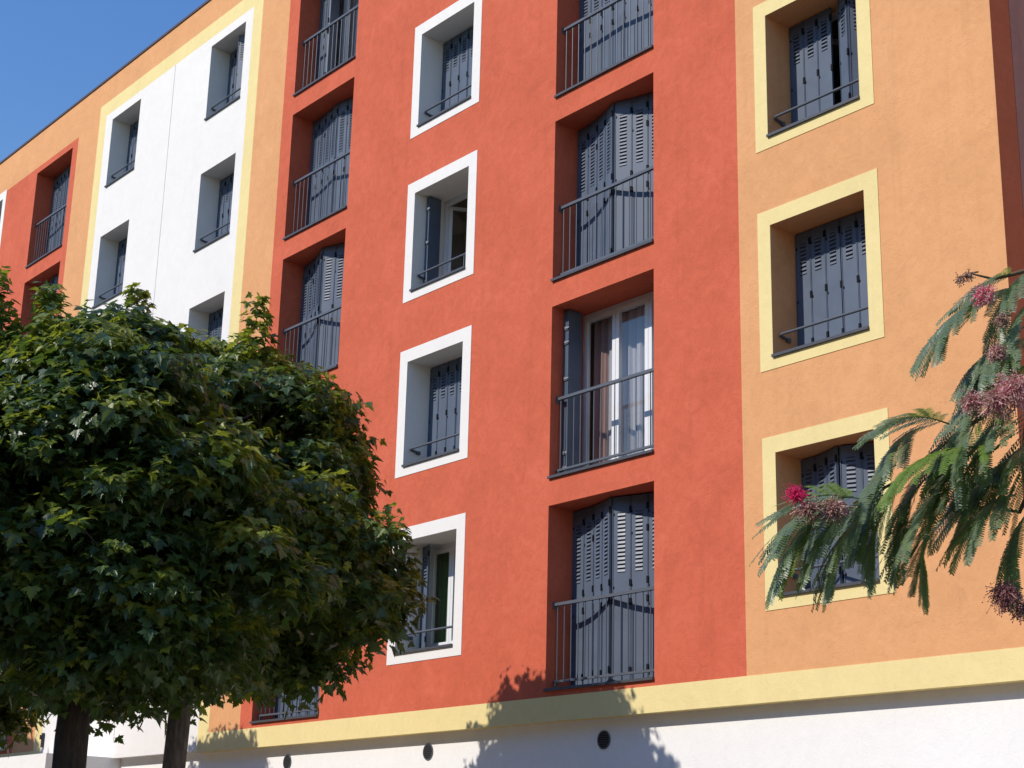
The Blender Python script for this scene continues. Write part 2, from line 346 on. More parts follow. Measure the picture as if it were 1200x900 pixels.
# unseen block added behind the viewer to cut sky light on the facade
unseen_block = thing('apartment_building', 'plain beige unseen apartment block added behind the viewer to cut sky light', 'building', (-20, -40, 0))
m = MB(); m.box(-45, 45, -12, 0, 0, 18.5, 'unseen_block'); m.build('wall', unseen_block)
m = MB(); m.box(-45.3, 45.3, -12.3, 0.3, 18.502, 18.8, 'coping'); m.build('roof', unseen_block)
for k in range(6):
    for i in range(15):
        m = MB(); x = -42 + 6 * i; z = 1.6 + 3 * k; m.box(x - 0.8, x + 0.8, 0.001, 0.05, z - 0.7, z + 0.7, 'pvc'); m.box(x - 0.68, x + 0.68, 0.051, 0.06, z - 0.58, z + 0.58, 'vent'); m.build('window', unseen_block)

# ------------------------------------------------------------------ windows
rnd = random.Random(5)
UPV = Vector((0, 0, 1))
def shutter_panel(mb, p, q, z0, z1, lou, hinges, blades=True):
    """one pressed-metal panel between plan points p and q (outside is towards -y)"""
    p = Vector((p[0], p[1], 0)); q = Vector((q[0], q[1], 0)); d = q - p; L = d.length; d.normalize()
    nrm = d.cross(UPV); nrm.normalize()
    if nrm.y > 0 and abs(nrm.y) > 0.02: nrm = -nrm
    c = (p + q) / 2; c.z = (z0 + z1) / 2; hz = (z1 - z0) / 2
    lw = L * 0.21                      # half width of the louvred strip
    zt, zb = z1 - lou[0], z1 - lou[1]
    t = 0.011
    hl = L / 2 - 0.003
    # sheet split round the louvre strip so that the slots are real openings in the outer skin
    side = (hl - lw) / 2
    for sgn in (-1, 1):
        mb.obox(c + d * (sgn * (lw + side)), d, nrm, UPV, side, t, hz, 'shutter')
    for a, b in ((z0, zb), (zt, z1)):
        cc = c.copy(); cc.z = (a + b) / 2; mb.obox(cc, d, nrm, UPV, lw, t, (b - a) / 2, 'shutter')
    cc = c.copy(); cc.z = (zt + zb) / 2; mb.obox(cc - nrm * (t - 0.002), d, nrm, UPV, lw, 0.0015, (zt - zb) / 2, 'shutter')
    # folded edges
    for sgn in (-1, 1):
        mb.obox(c + d * (sgn * (hl - 0.004)) + nrm * (t + 0.004), d, nrm, UPV, 0.004, 0.004, hz - 0.002, 'shutter')
    if blades:
        n = max(3, int(round((zt - zb) / 0.05)))
        tilt = math.radians(18)
        ay = (nrm * math.cos(tilt) + UPV * math.sin(tilt)); az_ = (UPV * math.cos(tilt) - nrm * math.sin(tilt))
        pitch = (zt - zb) / n
        for i in range(n):
            cc = c.copy(); cc.z = zb + pitch * (i + 0.5)
            mb.obox(cc + nrm * (t + 0.001), d, ay, az_, lw - 0.001, 0.0015, pitch * 0.30, 'blade')
    for zh in hinges:
        cc = q.copy(); cc.z = zh; mb.obox(cc + nrm * (t + 0.008), d, nrm, UPV, 0.014, 0.008, 0.040, 'hinge')
        cc = c.copy() - d * (L * 0.5 - 0.02) ; cc.z = zh - 0.05; mb.obox(cc + nrm * (t + 0.003), d, nrm, UPV, 0.008, 0.003, 0.014, 'hinge')

def shutter_leaf(parent, pts, z0, z1, small, blades=True, label=None):
    mb = MB(); hgt = z1 - z0
    lou = (0.13, 0.52) if small else (0.2, 0.95)
    if small: hs = [z1 - 0.13, z1 - hgt * 0.52, z0 + 0.16]
    else: hs = [z1 - 0.17, z1 - 1.08, z0 + 0.95, z0 + 0.12] if hgt > 2 else [z1 - 0.2, z0 + 0.2]
    for i in range(len(pts) - 1):
        hh = hs if i % 2 == 0 else [h + 0.02 for h in hs]
        if not small: hh = hh + ([z1 - 0.42] if i % 3 == 1 else [])
        shutter_panel(mb, pts[i], pts[i + 1], z0, z1, lou, hh, blades)
    return part(mb, 'shutter', parent, label=label)

def fold(x0, x1, n, y0, y1, power=1.7):
    return [(x0 + (x1 - x0) * i / n, y0 + (y1 - y0) * (i / n) ** power) for i in range(n + 1)]

def railing(parent, x0, x1, zb, zt):
    mb = MB(); y = 0.128
    mb.box(x0 + 0.004, x1 - 0.004, y - 0.022, y + 0.022, zt - 0.038, zt, 'rail')
    mb.box(x0 + 0.004, x1 - 0.004, y - 0.016, y + 0.016, zb, zb + 0.028, 'rail')
    n = 15
    for i in range(n):
        x = x0 + (x1 - x0) * (i + 0.5) / n
        mb.tube([(x, y, zb + 0.02), (x, y, zt - 0.03)], 0.0075, 'rail', 8, False)
    for x in (x0 + 0.05, x1 - 0.05):
        mb.box(x - 0.006, x + 0.006, y - 0.02, y + 0.02, zb - 0.10, zb, 'rail')
    mb.box(x0 + 0.001, x0 + 0.012, y - 0.035, y + 0.035, zt - 0.075, zt + 0.02, 'rail'); mb.box(x1 - 0.012, x1 - 0.001, y - 0.035, y + 0.035, zt - 0.075, zt + 0.02, 'rail')
    return part(mb, 'balcony_railing', parent)

def guard_bar(parent, x0, x1, z, zs, posts):
    mb = MB(); y = 0.085
    mb.tube([(x0 + 0.02, y + 0.16, z - 0.028), (x0 + 0.022, y + 0.02, z - 0.004), (x0 + 0.05, y, z), (x1 - 0.05, y, z), (x1 - 0.022, y + 0.02, z - 0.004), (x1 - 0.02, y + 0.16, z - 0.028)], 0.0165, 'rail', 10)
    mb.box(x0 + 0.001, x0 + 0.03, y + 0.13, y + 0.19, z - 0.055, z - 0.005, 'rail'); mb.box(x1 - 0.03, x1 - 0.001, y + 0.13, y + 0.19, z - 0.055, z - 0.005, 'rail')
    if posts:
        mb.tube([(x0 + 0.05, y, zs + 0.06), (x1 - 0.05, y, zs + 0.06)], 0.012, 'rail', 8)
        for x in (x0 + 0.27, x1 - 0.16): mb.tube([(x, y, zs + 0.03), (x, y, z)], 0.009, 'rail', 8, False)
    return part(mb, 'guard_rail', parent)

def sash(mb, x0, x1, z0, z1, y, th=0.05, fw=0.055, m='pvc'):
    mb.box(x0, x0 + fw, y, y + th, z0, z1, m); mb.box(x1 - fw, x1, y, y + th, z0, z1, m)
    mb.box(x0 + fw, x1 - fw, y, y + th, z0, z0 + fw + 0.02, m); mb.box(x0 + fw, x1 - fw, y, y + th, z1 - fw, z1, m)
def pane(lst, x0, x1, y, z0, z1):
    mb = MB(); lst.append(mb); mb.face([(x0, y, z0), (x1, y, z0), (x1, y, z1), (x0, y, z1)], 'glass')
def hinged_sash(mb, gl, hx, hy, wd, ang, z0, z1, fw=0.05, th=0.045):
    """a sash turned inwards about a vertical hinge; ang in degrees, 0 closed, + into the room"""
    s = 1 if wd > 0 else -1; wd = abs(wd); a = math.radians(ang)
    d = Vector((s * math.cos(a), math.sin(a), 0)); n = Vector((-math.sin(a) * s, math.cos(a), 0))
    b = Vector((hx, hy, 0))
    def bb(u0, u1, c0, c1, m=mb, mat='pvc', t=th):
        c = b + d * ((u0 + u1) / 2); c.z = (c0 + c1) / 2
        m.obox(c, d, n, UPV, (u1 - u0) / 2, t / 2, (c1 - c0) / 2, mat)
    bb(0, fw, z0, z1); bb(wd - fw, wd, z0, z1); bb(fw, wd - fw, z0, z0 + fw); bb(fw, wd - fw, z1 - fw, z1)
    q = [b + d * u + UPV * z for (u, z) in ((fw, z0 + fw), (wd - fw, z0 + fw), (wd - fw, z1 - fw), (fw, z1 - fw))]
    pn = MB(); gl.append(pn); pn.face(q if s > 0 else list(reversed(q)), 'glass')

def room(parent, x0, x1, z0, z1):
    mb = MB(); a, b, c, d, y0, y1 = x0 - 0.6, x1 + 0.6, z0 - 0.05, z1 + 0.25, BACK + 0.005, BACK + 3.0
    mb.face([(a, y1, c), (b, y1, c), (b, y1, d), (a, y1, d)], 'room'); mb.face([(a, y0, c), (a, y1, c), (a, y1, d), (a, y0, d)], 'room')
    mb.face([(b, y1, c), (b, y0, c), (b, y0, d), (b, y1, d)], 'room'); mb.face([(a, y0, d), (a, y1, d), (b, y1, d), (b, y0, d)], 'room')
    mb.face([(a, y0, c), (b, y0, c), (b, y1, c), (a, y1, c)], 'room')
    mb.face([(a, y0, c), (x0, y0, c), (x0, y0, d), (a, y0, d)], 'room'); mb.face([(x1, y0, c), (b, y0, c), (b, y0, d), (x1, y0, d)], 'room')
    mb.face([(x0, y0, z1), (x1, y0, z1), (x1, y0, d), (x0, y0, d)], 'room')
    return part(mb, 'room', parent)

def curtain(name, label, x0, x1, z0, z1, y, mats, amp=0.03, waves=9, seed=1, group=None):
    r = random.Random(seed); mb = MB(); n = waves * 10; cols = []
    ph = [r.uniform(0, 6.28) for _ in range(5)]
    for i in range(n + 1):
        u = i / n; yy = amp * (math.sin(u * waves * 6.283 + ph[0]) + 0.5 * math.sin(u * waves * 2.3 * 6.283 + ph[1]) + 0.6 * math.sin(u * 2.1 * 6.283 + ph[2]))
        cols.append((x0 + (x1 - x0) * u, y + yy))
    rows = 6
    for i in range(n):
        m = mats[0] if cols[i][0] < x0 + (x1 - x0) * mats[2] else mats[1]
        for j in range(rows):
            za, zb = z0 + (z1 - z0) * j / rows, z0 + (z1 - z0) * (j + 1) / rows
            k0, k1 = 1.25 - 0.5 * j / rows, 1.25 - 0.5 * (j + 1) / rows
            (xa, ya), (xb, yb) = cols[i], cols[i + 1]
            mb.face([(xa, y + (ya - y) * k0, za), (xb, y + (yb - y) * k0, za), (xb, y + (yb - y) * k1, zb), (xa, y + (ya - y) * k1, zb)], m)
    mb.box(x0 - 0.05, x1 + 0.05, y - 0.012, y + 0.012, z1 + 0.01, z1 + 0.034, 'pvc')
    return mb.build(name, smooth=True, label=label, cat='curtain', group=group)

special = {(2, 2): 'open_door', (3, 3): 'open_window', (3, 1): 'ajar_left', (4, 5): 'half_door', (1, 3): 'half_small', (5, 5): 'v_right'}
vee = {(2, 1): 0.23, (2, 3): 0.23, (4, 3): 0.24, (4, 4): 0.10, (1, 1): 0.20, (7, 5): 0.06, (7, 4): 0.14, (2, 4): 0.03, (4, 2): 0.18}
for o in ops:
    x0, x1, z0, z1, kd, cl, fl = o['x0'], o['x1'], o['z0'], o['z1'], o['kind'], o['col'], o['fl']
    st = special.get((cl, fl), 'closed'); small = kd != 'balcony'
    f = MB(); G = []; xm = (x0 + x1) / 2; wy = 0.555; FRT = z1 - 0.0
    lab = {'open_door': 'open balcony window with white frames and curtains', 'open_window': 'open window with its sash turned into a dark room',
           'ajar_left': 'window with its shutter folded to the left', 'half_door': 'balcony window with only one shutter half closed',
           'half_small': 'window with its right shutter half folded open'}.get(st)
    # outer frame
    zf = z0 + 0.05
    f.box(x0 + 0.001, x0 + 0.045, wy, BACK, zf, z1 - 0.001, 'pvc'); f.box(x1 - 0.045, x1 - 0.001, wy, BACK, zf, z1 - 0.001, 'pvc')
    f.box(x0 + 0.045, x1 - 0.045, wy, BACK, z1 - 0.06, z1 - 0.001, 'pvc'); f.box(x0 + 0.045, x1 - 0.045, wy, BACK, zf, zf + 0.06, 'pvc')
    if kd == 'balcony' and st != 'closed':
        n = 3; wd = (x1 - x0 - 0.09) / n
        for i in range(n):
            a = x0 + 0.045 + wd * i
            sash(f, a + 0.003, a + wd - 0.003, zf + 0.062, z1 - 0.064, wy - 0.018, 0.055, 0.062)
            pane(G, a + 0.06, a + wd - 0.06, wy + 0.006, zf + 0.12, z1 - 0.12)
    elif st in ('open_window', 'half_small'):
        zt = z1 - 0.064; hinged_sash(f, G, x0 + 0.05, BACK, (x1 - x0) / 2 - 0.05, 62, zf + 0.06, zt); hinged_sash(f, G, x1 - 0.05, BACK, -((x1 - x0) / 2 - 0.05), 80, zf + 0.06, zt)
    else:
        xs_ = xm if st != 'ajar_left' else -18.455
        for (a, b) in ((x0 + 0.046, xs_ - 0.002), (xs_ + 0.002, x1 - 0.046)):
            sash(f, a, b, zf + 0.062, z1 - 0.064, wy - 0.018, 0.055, 0.055)
            pane(G, a + 0.05, b - 0.05, wy + 0.006, zf + 0.11, z1 - 0.11)
    win = part(f, 'window', label=lab)
    def sub(fn, *a, **k):
        ob = fn(*a, **k); return ob
    for g_ in G: g_.build('window_pane', win)
    # sill
    m = MB(); nose = -0.035
    m.box(x0 - 0.0, x1 + 0.0, nose, -0.0015, z0 - 0.012, z0 + 0.020, 'sill')
    m.face([(x0 + 0.001, -0.0015, z0 + 0.020), (x1 - 0.001, -0.0015, z0 + 0.020), (x1 - 0.001, BACK - 0.07, z0 + 0.05), (x0 + 0.001, BACK - 0.07, z0 + 0.05)], 'sill')
    m.face([(x0 + 0.001, BACK - 0.07, z0 + 0.003), (x1 - 0.001, BACK - 0.07, z0 + 0.003), (x1 - 0.001, BACK - 0.07, z0 + 0.05), (x0 + 0.001, BACK - 0.07, z0 + 0.05)], 'sill')
    part(m, 'sill', win)
    if o['ring']:
        m = MB(); t = 0.192; mt = o['ring']; y0, y1 = -0.007, -0.0008; e = 0.0
        zlo = z0 - 0.145
        m.box(x0 - t, x0 - e, y0, y1, zlo, z1 + t, mt); m.box(x1 + e, x1 + t, y0, y1, zlo, z1 + t, mt)
        m.box(x0, x1, y0, y1, z1, z1 + t, mt); m.box(x0, x1, y0, y1, zlo, z0 - 0.0125, mt)
        part(m, 'window_surround', win)
    # shutters
    n = 3 if small else 4; ys = RD - 0.012
    p = vee.get((cl, fl), 0.0 + rnd.uniform(0, 0.012))
    za, zb = z0 + 0.062, z1 - 0.02
    e0, e1 = x0 + 0.006, x1 - 0.006
    if st == 'closed':
        shutter_leaf(win, fold(e0, xm - 0.004, n, ys, ys - p), za, zb, small)
        shutter_leaf(win, list(reversed(fold(e1, xm + 0.004 + (0.02 if p > 0.1 else 0), n, ys, ys - p * 0.96))), za, zb, small)
    elif st == 'v_right':
        shutter_leaf(win, fold(e0, xm - 0.004, n, ys, ys - 0.02), za, zb, small)
        shutter_leaf(win, list(reversed(fold(e1, xm + 0.10, n, ys, ys - 0.25, 1.2))), za, zb, small)
    elif st == 'half_small':
        shutter_leaf(win, fold(e0, xm - 0.02, n, ys, ys - 0.015), za, zb, small)
        shutter_leaf(win, [(-11.0, 0.35), (-10.796, 0.251), (-10.63, 0.40), (-10.485, 0.27)], za, zb, small)
    elif st == 'half_door':
        shutter_leaf(win, fold(e0, xm - 0.30, n - 1, ys, ys - 0.03) + [(xm - 0.22, ys - 0.26)], za, zb, small)
        shutter_leaf(win, [(e1 - 0.03, 0.2), (e1 - 0.02, 0.42)], za, zb, small)
    elif st == 'ajar_left':
        shutter_leaf(win, [(x0 + 0.03, ys - 0.02), (x0 + 0.245, ys - 0.075)], za, zb, small)
        mbx = [(x1 - 0.03, 0.2), (x1 - 0.03, 0.42)]
        shutter_leaf(win, mbx, za, zb, small)
    else:
        for sgn, xe in ((1, x0), (-1, x1)):
            mb = MB(); hh = [zb - 0.25, zb - 0.45, zb - 0.95, za + 0.3, za + 0.1] if not small else [zb - 0.2, zb - 0.75, za + 0.12]
            for i in range(n):
                xx = xe + sgn * (0.022 + 0.026 * i)
                y0s = 0.20 if not small else 0.215
                mb.box(xx - 0.010, xx + 0.010, y0s, 0.435, za, zb, 'shutter')
            for h in hh:
                mb.box(xe + sgn * 0.02, xe + sgn * (0.03 + 0.02 * n), y0s - 0.012, y0s - 0.001, h - 0.03, h + 0.03, 'rail')
                mb.box(xe + sgn * 0.05, xe + sgn * (0.055 + 0.02 * n), y0s - 0.018, y0s - 0.012, h - 0.008, h + 0.010, 'galv')
            part(mb, 'shutter', win, label='shutter folded flat against the window jamb')
    if kd == 'balcony': railing(win, x0, x1, z0 + 0.105, z0 + 1.10)
    else: guard_bar(win, x0, x1, z0 + 0.273, z0, st == 'open_window')
    if st in ('open_door', 'open_window', 'ajar_left', 'half_door', 'half_small'): room(win, x0, x1, z0, z1)
    if st == 'open_door':
        curtain('curtain', 'pair of sheer lilac and rose curtains behind the open balcony window', x0 + 0.06, x1 - 0.06, z0 + 0.12, z1 - 0.1, BACK + 0.05, ('rosy', 'sheer', 0.17), 0.035, 11, 3)
    if st == 'half_door':
        curtain('curtain', 'white net curtain behind the top balcony window with one shutter half closed', x0 + 0.08, x1 - 0.05, z0 + 0.12, z1 - 0.1, BACK + 0.06, ('sheer', 'sheer', 0.5), 0.03, 11, 4)
    if st == 'ajar_left':  # green sheet hung in place of the leafy reflection in the glass
        curtain('curtain', 'green cloth standing in for the tree reflection in the lowest white framed window', x0 + 0.02, xm + 0.35, z0 + 0.1, z1 - 0.1, BACK + 0.05, ('green_reflection', 'green_reflection', 0.5), 0.025, 5, 8)

# ------------------------------------------------------------------ maple trees
HALF = [(0.0, 0.0), (0.15, -0.05), (0.36, -0.16), (0.27, 0.02), (0.42, 0.06), (0.66, 0.25), (0.50, 0.29), (0.46, 0.38), (0.24, 0.34), (0.33, 0.56), (0.20, 0.55), (0.17, 0.74), (0.09, 0.74), (0.0, 1.0)]
def add_leaf(V, Fc, base, nrm, tip, size, fold_a, curl):
    nrm = nrm.normalized(); tip = (tip - nrm * tip.dot(nrm))
    if tip.length < 1e-3: return
    tip.normalize(); side = tip.cross(nrm)
    for s in (1, -1):
        i = len(V)
        for (x, y) in HALF:
            up = x * fold_a - curl * y * y - 0.25 * x * x
            p = base + side * (s * x * size) + tip * (y * size) + nrm * (up * size)
            V.append((p.x, p.y, p.z))
        idx = list(range(i, i + len(HALF)))
        Fc.append(tuple(idx if s < 0 else reversed(idx)))
def rv(r): return Vector((r.gauss(0, 1), r.gauss(0, 1), r.gauss(0, 1)))
def crown_mesh(name, seed, zb, zw, zt, rw, spikes, ncl, per, prof=1.0):
    """dome crown round the origin axis: flat underside at zb, widest rw at zw, rising to zt; plus upright shoots"""
    r = random.Random(seed); V = []; Fc = []; MI = []
    ph = [(r.uniform(0, 6.28), r.uniform(0, 6.28), r.randint(2, 5), r.uniform(1.5, 3)) for _ in range(6)]
    def lump(az, z):
        return (1 - 0.30 * max(0, math.sin(az)) * min(1, max(0, (z - zw + 0.3) / 1.0))) * (1 + sum(0.062 * math.sin(k * az + a) * math.cos(kz * z + b) for a, b, k, kz in ph))
    def rad(z):
        if z < zw: return rw * (0.50 + 0.50 * math.sin(math.pi / 2 * (z - zb) / (zw - zb)))
        u = (z - zw) / (zt - zw); return rw * max(0, 1 - u ** 2.1) ** 0.56 * prof
    # boughs: flattened mounds of shingled leaves, so that each has a lit top and a shaded underside
    for q_ in range(ncl):
        z = zb + (zt - zb) * r.random() ** 0.9; az_ = r.uniform(0, 6.283)
        k = 1.08 - 0.55 * r.random() ** 2.2
        br = r.uniform(0.20, 0.50)
        if q_ % 5 == 0: z = zb + r.uniform(0.05, 1.3); k = r.uniform(0.1, 0.9)        # closes the underside
        R = max(0.05, rad(z) * lump(az_, z) * k - br * 0.45)
        c = Vector((R * math.cos(az_), R * math.sin(az_), z)); oh = Vector((math.cos(az_), math.sin(az_), 0))
        sx, sz = r.uniform(0.85, 1.2), r.uniform(0.55, 0.85)
        n = int(per * (br / 0.36) ** 2 * r.uniform(0.75, 1.25)); young = r.random() < 0.55
        for _ in range(n):
            d = rv(r).normalized()
            if d.z < -0.25: d.z = -d.z * r.choice((1, 1, 1, -1))
            sh = r.uniform(0.55, 1.0) if r.random() < 0.8 else r.uniform(1.0, 1.22)
            b = c + Vector((d.x * sx, d.y * sx, d.z * sz)) * (br * sh) + oh * (0.10 * max(0, -d.z))
            nr = UPV * r.uniform(0.4, 1.1) + d * r.uniform(0.2, 0.9) + oh * r.uniform(0, 0.35) + rv(r) * 0.36
            tp = Vector((d.x, d.y, 0)) * 0.8 + oh * 0.35 - UPV * r.uniform(0.3, 1.1) + rv(r) * 0.3
            k0 = len(Fc); add_leaf(V, Fc, b, nr, tp, r.uniform(0.07, 0.15), r.uniform(0.05, 0.3), r.uniform(0.05, 0.4))
            MI.extend([1 if (young and d.z > 0.38 and r.random() < 0.85) or r.random() < 0.04 else 0] * (len(Fc) - k0))  # young tone on upper leaves doubles as sunlight painted on the mound tops
        # short sprigs that break the outline of the mound
        for _ in range(r.randint(2, 5)):
            d = rv(r).normalized(); d.z = abs(d.z) * 0.8 - 0.15; dd = (d * 0.6 + oh * 0.5 + UPV * r.uniform(0.1, 0.9)).normalized()
            p0 = c + Vector((d.x * sx, d.y * sx, d.z * sz)) * br; ln = r.uniform(0.10, 0.30)
            for q in range(r.randint(6, 13)):
                u = r.random(); a2 = r.uniform(0, 6.283); o2 = Vector((math.cos(a2), math.sin(a2), 0)); b = p0 + dd * (ln * u) + o2 * 0.07 * (1.2 - u)
                k0 = len(Fc); add_leaf(V, Fc, b, UPV * r.uniform(0.6, 1) + o2 * r.uniform(0, 0.6) + dd * 0.2 + rv(r) * 0.25, o2 * 0.9 + dd * 0.3 - UPV * r.uniform(0.1, 0.7), r.uniform(0.06, 0.12) * (1.15 - 0.4 * u), r.uniform(0.05, 0.3), r.uniform(0.05, 0.35))
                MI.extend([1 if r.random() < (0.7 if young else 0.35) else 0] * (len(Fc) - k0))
    spikes = list(spikes) + [(r.uniform(0, 6.283), rw * r.uniform(0.25, 0.75), zt - r.uniform(0.9, 1.5), r.uniform(0.5, 0.95), r.uniform(0.2, 0.32)) for _ in range(14)]
    spikes = [(a, q, z if math.sin(a) < 0.1 else z - 0.55 * math.sin(a), h, w_) for (a, q, z, h, w_) in spikes]
    for (az_, rr, z0, hgt, wd) in spikes:
        b0 = Vector((rr * math.cos(az_), rr * math.sin(az_), z0)); lean = Vector((math.cos(az_) * 0.12 + r.uniform(-.06, .06), math.sin(az_) * 0.12 + r.uniform(-.06, .06), 1))
        nl = int(hgt * 175 * (wd / 0.25))
        for i in range(nl):
            u = r.random() ** 0.8; c = b0 + lean * (hgt * u); wr = wd * (1 - 0.75 * u) + 0.05
            a = r.uniform(0, 6.283); o2 = Vector((math.cos(a), math.sin(a), 0))
            b = c + o2 * (wr * r.uniform(0.2, 1.0)) + Vector((0, 0, r.uniform(-.05, .05)))
            k0 = len(Fc); add_leaf(V, Fc, b, UPV * r.uniform(0.6, 1) + o2 * r.uniform(0, 0.7) + rv(r) * 0.25, o2 - UPV * r.uniform(0.1, 0.7) + rv(r) * 0.2, r.uniform(0.08, 0.125), r.uniform(0.05, 0.3), r.uniform(0.05, 0.3))
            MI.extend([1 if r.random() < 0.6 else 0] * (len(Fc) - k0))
    me = bpy.data.meshes.new(name); me.from_pydata(V, [], Fc); me.update(); me.materials.append(M['maple']); me.materials.append(M['maple_young_lit']); me.polygons.foreach_set('material_index', MI)
    return me
def trunk_mb(seed, r0, hbranch, htop, rw, mat):
    r = random.Random(seed); mb = MB()
    pts = []; rad = []
    for i in range(12):
        u = i / 11; z = htop * u
        pts.append((0.05 * math.sin(u * 5 + seed), 0.05 * math.cos(u * 4 + seed) - 0.05, z)); rad.append(r0 * (1.35 if i == 0 else 1.06 if i == 1 else 1) * (1 - 0.75 * max(0, (z - hbranch) / (htop - hbranch))) )
    mb.tube(pts, rad, mat, 14)
    for i in range(11):
        a = i * 2.4 + r.uniform(-.3, .3); z = hbranch + (htop - hbranch) * (0.05 + 0.75 * i / 11); L = rw * r.uniform(0.6, 0.85) * (1 - 0.4 * i / 11)
        p0 = Vector((0, 0, z)); p = [p0]; dr = Vector((math.cos(a), math.sin(a), 0.55))
        for k in range(1, 6):
            p.append(p0 + dr * (L * k / 5) + Vector((r.uniform(-.05, .05), r.uniform(-.05, .05), 0.04 * k * k * 0.3)))
        mb.tube(p, [r0 * 0.42 * (1 - 0.17 * k) for k in range(6)], mat, 8)
        for k in (2, 3, 4):
            b = a + r.choice((-1, 1)) * r.uniform(0.5, 1.0); q = [p[k]]
            for s in range(1, 4): q.append(p[k] + Vector((math.cos(b), math.sin(b), 0.5)) * (0.28 * s) + rv(r) * 0.02)
            mb.tube(q, [r0 * 0.16, r0 * 0.12, r0 * 0.08, r0 * 0.04], mat, 6)
    return mb
def img_az(deg): return math.radians(deg)
spA = [(0.9, 0.3, 6.9, 0.7, 0.24), (0.0, 0.96, 6.7, 1.15, 0.27), (2.3, 1.1, 6.3, 0.8, 0.24), (3.61, 1.0, 6.7, 1.75, 0.32), (-1.8, 0.9, 6.7, 0.9, 0.28), (4.6, 0.9, 6.6, 0.8, 0.26), (0.3, 1.7, 6.1, 0.75, 0.22), (-0.5, 1.7, 5.9, 0.8, 0.24), (-2.5, 1.6, 6.1, 0.8, 0.22), (5.2, 1.8, 5.8, 0.8, 0.2)]
spB = [(3.6, 0.6, 5.9, 0.95, 0.26), (-2.0, 0.9, 5.7, 0.9, 0.24), (0.8, 0.8, 5.7, 0.6, 0.22), (2.5, 1.1, 5.5, 0.9, 0.24), (-0.6, 1.1, 5.4, 0.7, 0.22), (4.35, 1.05, 5.5, 1.65, 0.3), (3.9, 1.2, 5.4, 1.2, 0.26), (4.0, 0.6, 5.8, 1.3, 0.3), (3.2, 0.9, 5.7, 0.95, 0.26)]
mA = crown_mesh('maple_crown', 11, 3.6, 4.95, 7.3, 2.42, spA, 415, 160)
mB = crown_mesh('maple_crown_small', 23, 3.1, 4.35, 6.55, 1.85, spB, 265, 165)
def maple(label, loc, me, trunk, rot=0, scale=1):
    t = thing('maple_tree', label, 'tree', loc, 'maple trees in front of the apartment block'); t.rotation_euler[2] = rot; t.scale = (scale,) * 3
    tr = bpy.data.objects.new('trunk', trunk); COL.objects.link(tr); tr.parent = t
    c = bpy.data.objects.new('crown', me); COL.objects.link(c); c.parent = t
    return t
tA = trunk_mb(3, 0.125, 3.2, 7.2, 2.3, 'bark'); oA = tA.build('trunk_source'); meA = oA.data; bpy.data.objects.remove(oA)
tB = trunk_mb(8, 0.15, 3.0, 6.0, 1.6, 'bark_dark'); oB = tB.build('trunk_source'); meB = oB.data; bpy.data.objects.remove(oB)
maple('large maple with paler grey trunk and broad crown reaching to the lowest white window', (-16.5, -4.5, 0), mA, meA)
maple('smaller maple with thick dark trunk standing in front at the left edge', (-14.25, -6.7, 0), mB, meB)
maple('farther maple behind the dark trunk, its crown showing at the lower left', (-24.75, -4.6, 0), mA, meA, 0.25, 0.97)
maple('farthest maple of the row, hidden at the far left beyond the others', (-32.9, -4.4, 0), mA, meA, -0.3, 1.02)

maple('tallest maple, unseen, added left of the viewer to shade the smaller maple', (-15.7, -11.3, 0), mA, meA, 1.0, 1.06)  # added out of view to darken the lower crown of the smaller maple

# ------------------------------------------------------------------ mimosa tree (silk tree)
PX, PY, PZ = -0.95, -10.2, 0.0
mim = thing('mimosa_tree', 'silk tree with feathery drooping leaves and pink blossoms reaching in at the right', 'tree', (PX, PY, PZ))
PV = Vector((PX, PY, PZ))
def mpart(mb, name, **kw):
    o = mb.build(name, mim, **kw); o.location = -PV; return o
BR = [(-1.356, -10.621, 2.686), (-1.502, -10.702, 2.544), (-1.606, -10.791, 2.461), (-1.689, -10.885, 2.373), (-1.755, -10.974, 2.284), (-1.797, -11.04, 2.242)]
BR2 = [(-1.356, -10.621, 2.686), (-1.472, -10.731, 2.682), (-1.552, -10.849, 2.653), (-1.577, -10.904, 2.631), (-1.592, -10.957, 2.633)]
BR3 = [(-1.502, -10.702, 2.544), (-1.587, -10.753, 2.362), (-1.635, -10.787, 2.241), (-1.714, -10.86, 2.257)]
m = MB(); r = random.Random(4)
m.tube([(PX, PY, 0), (PX + .03, PY - .02, 0.9), (PX - .02, PY, 1.8), (PX + .04, PY + .03, 2.6), (PX + .12, PY + .1, 3.6), (PX + .05, PY + .2, 4.6)], [0.13, 0.105, 0.09, 0.075, 0.05, 0.02], 'twig', 12)
m.tube([(PX, PY, 2.2), (PX - .18, PY - .2, 2.5)] + BR, [0.04, 0.03, 0.011, 0.0065, 0.005, 0.0038, 0.0028, 0.0018], 'twig', 8)
m.tube(BR2, [0.011, 0.007, 0.0045, 0.0025, 0.0015], 'twig', 8); m.tube(BR3, [0.008, 0.006, 0.004, 0.002], 'twig', 8)
upper = []
for i in range(12):
    a = i * 2.399; z = 2.7 + 1.9 * i / 12; p0 = Vector((PX + 0.05, PY + 0.08, z)); L = 1.0 - 0.4 * i / 12
    if i % 12 in (1, 6, 9) : a += 0.8
    dv = Vector((math.cos(a), math.sin(a), 0.45))
    if dv.x < 0 and dv.y < 0.2: dv = Vector((0.5, abs(dv.y), 0.45))
    q = [p0 + dv * (L * k / 5) + Vector((0, 0, -0.03 * k * k)) for k in range(6)]; m.tube(q, [0.03, 0.024, 0.018, 0.012, 0.008, 0.004], 'twig', 7); upper.append(q)
mpart(m, 'trunk', smooth=True)

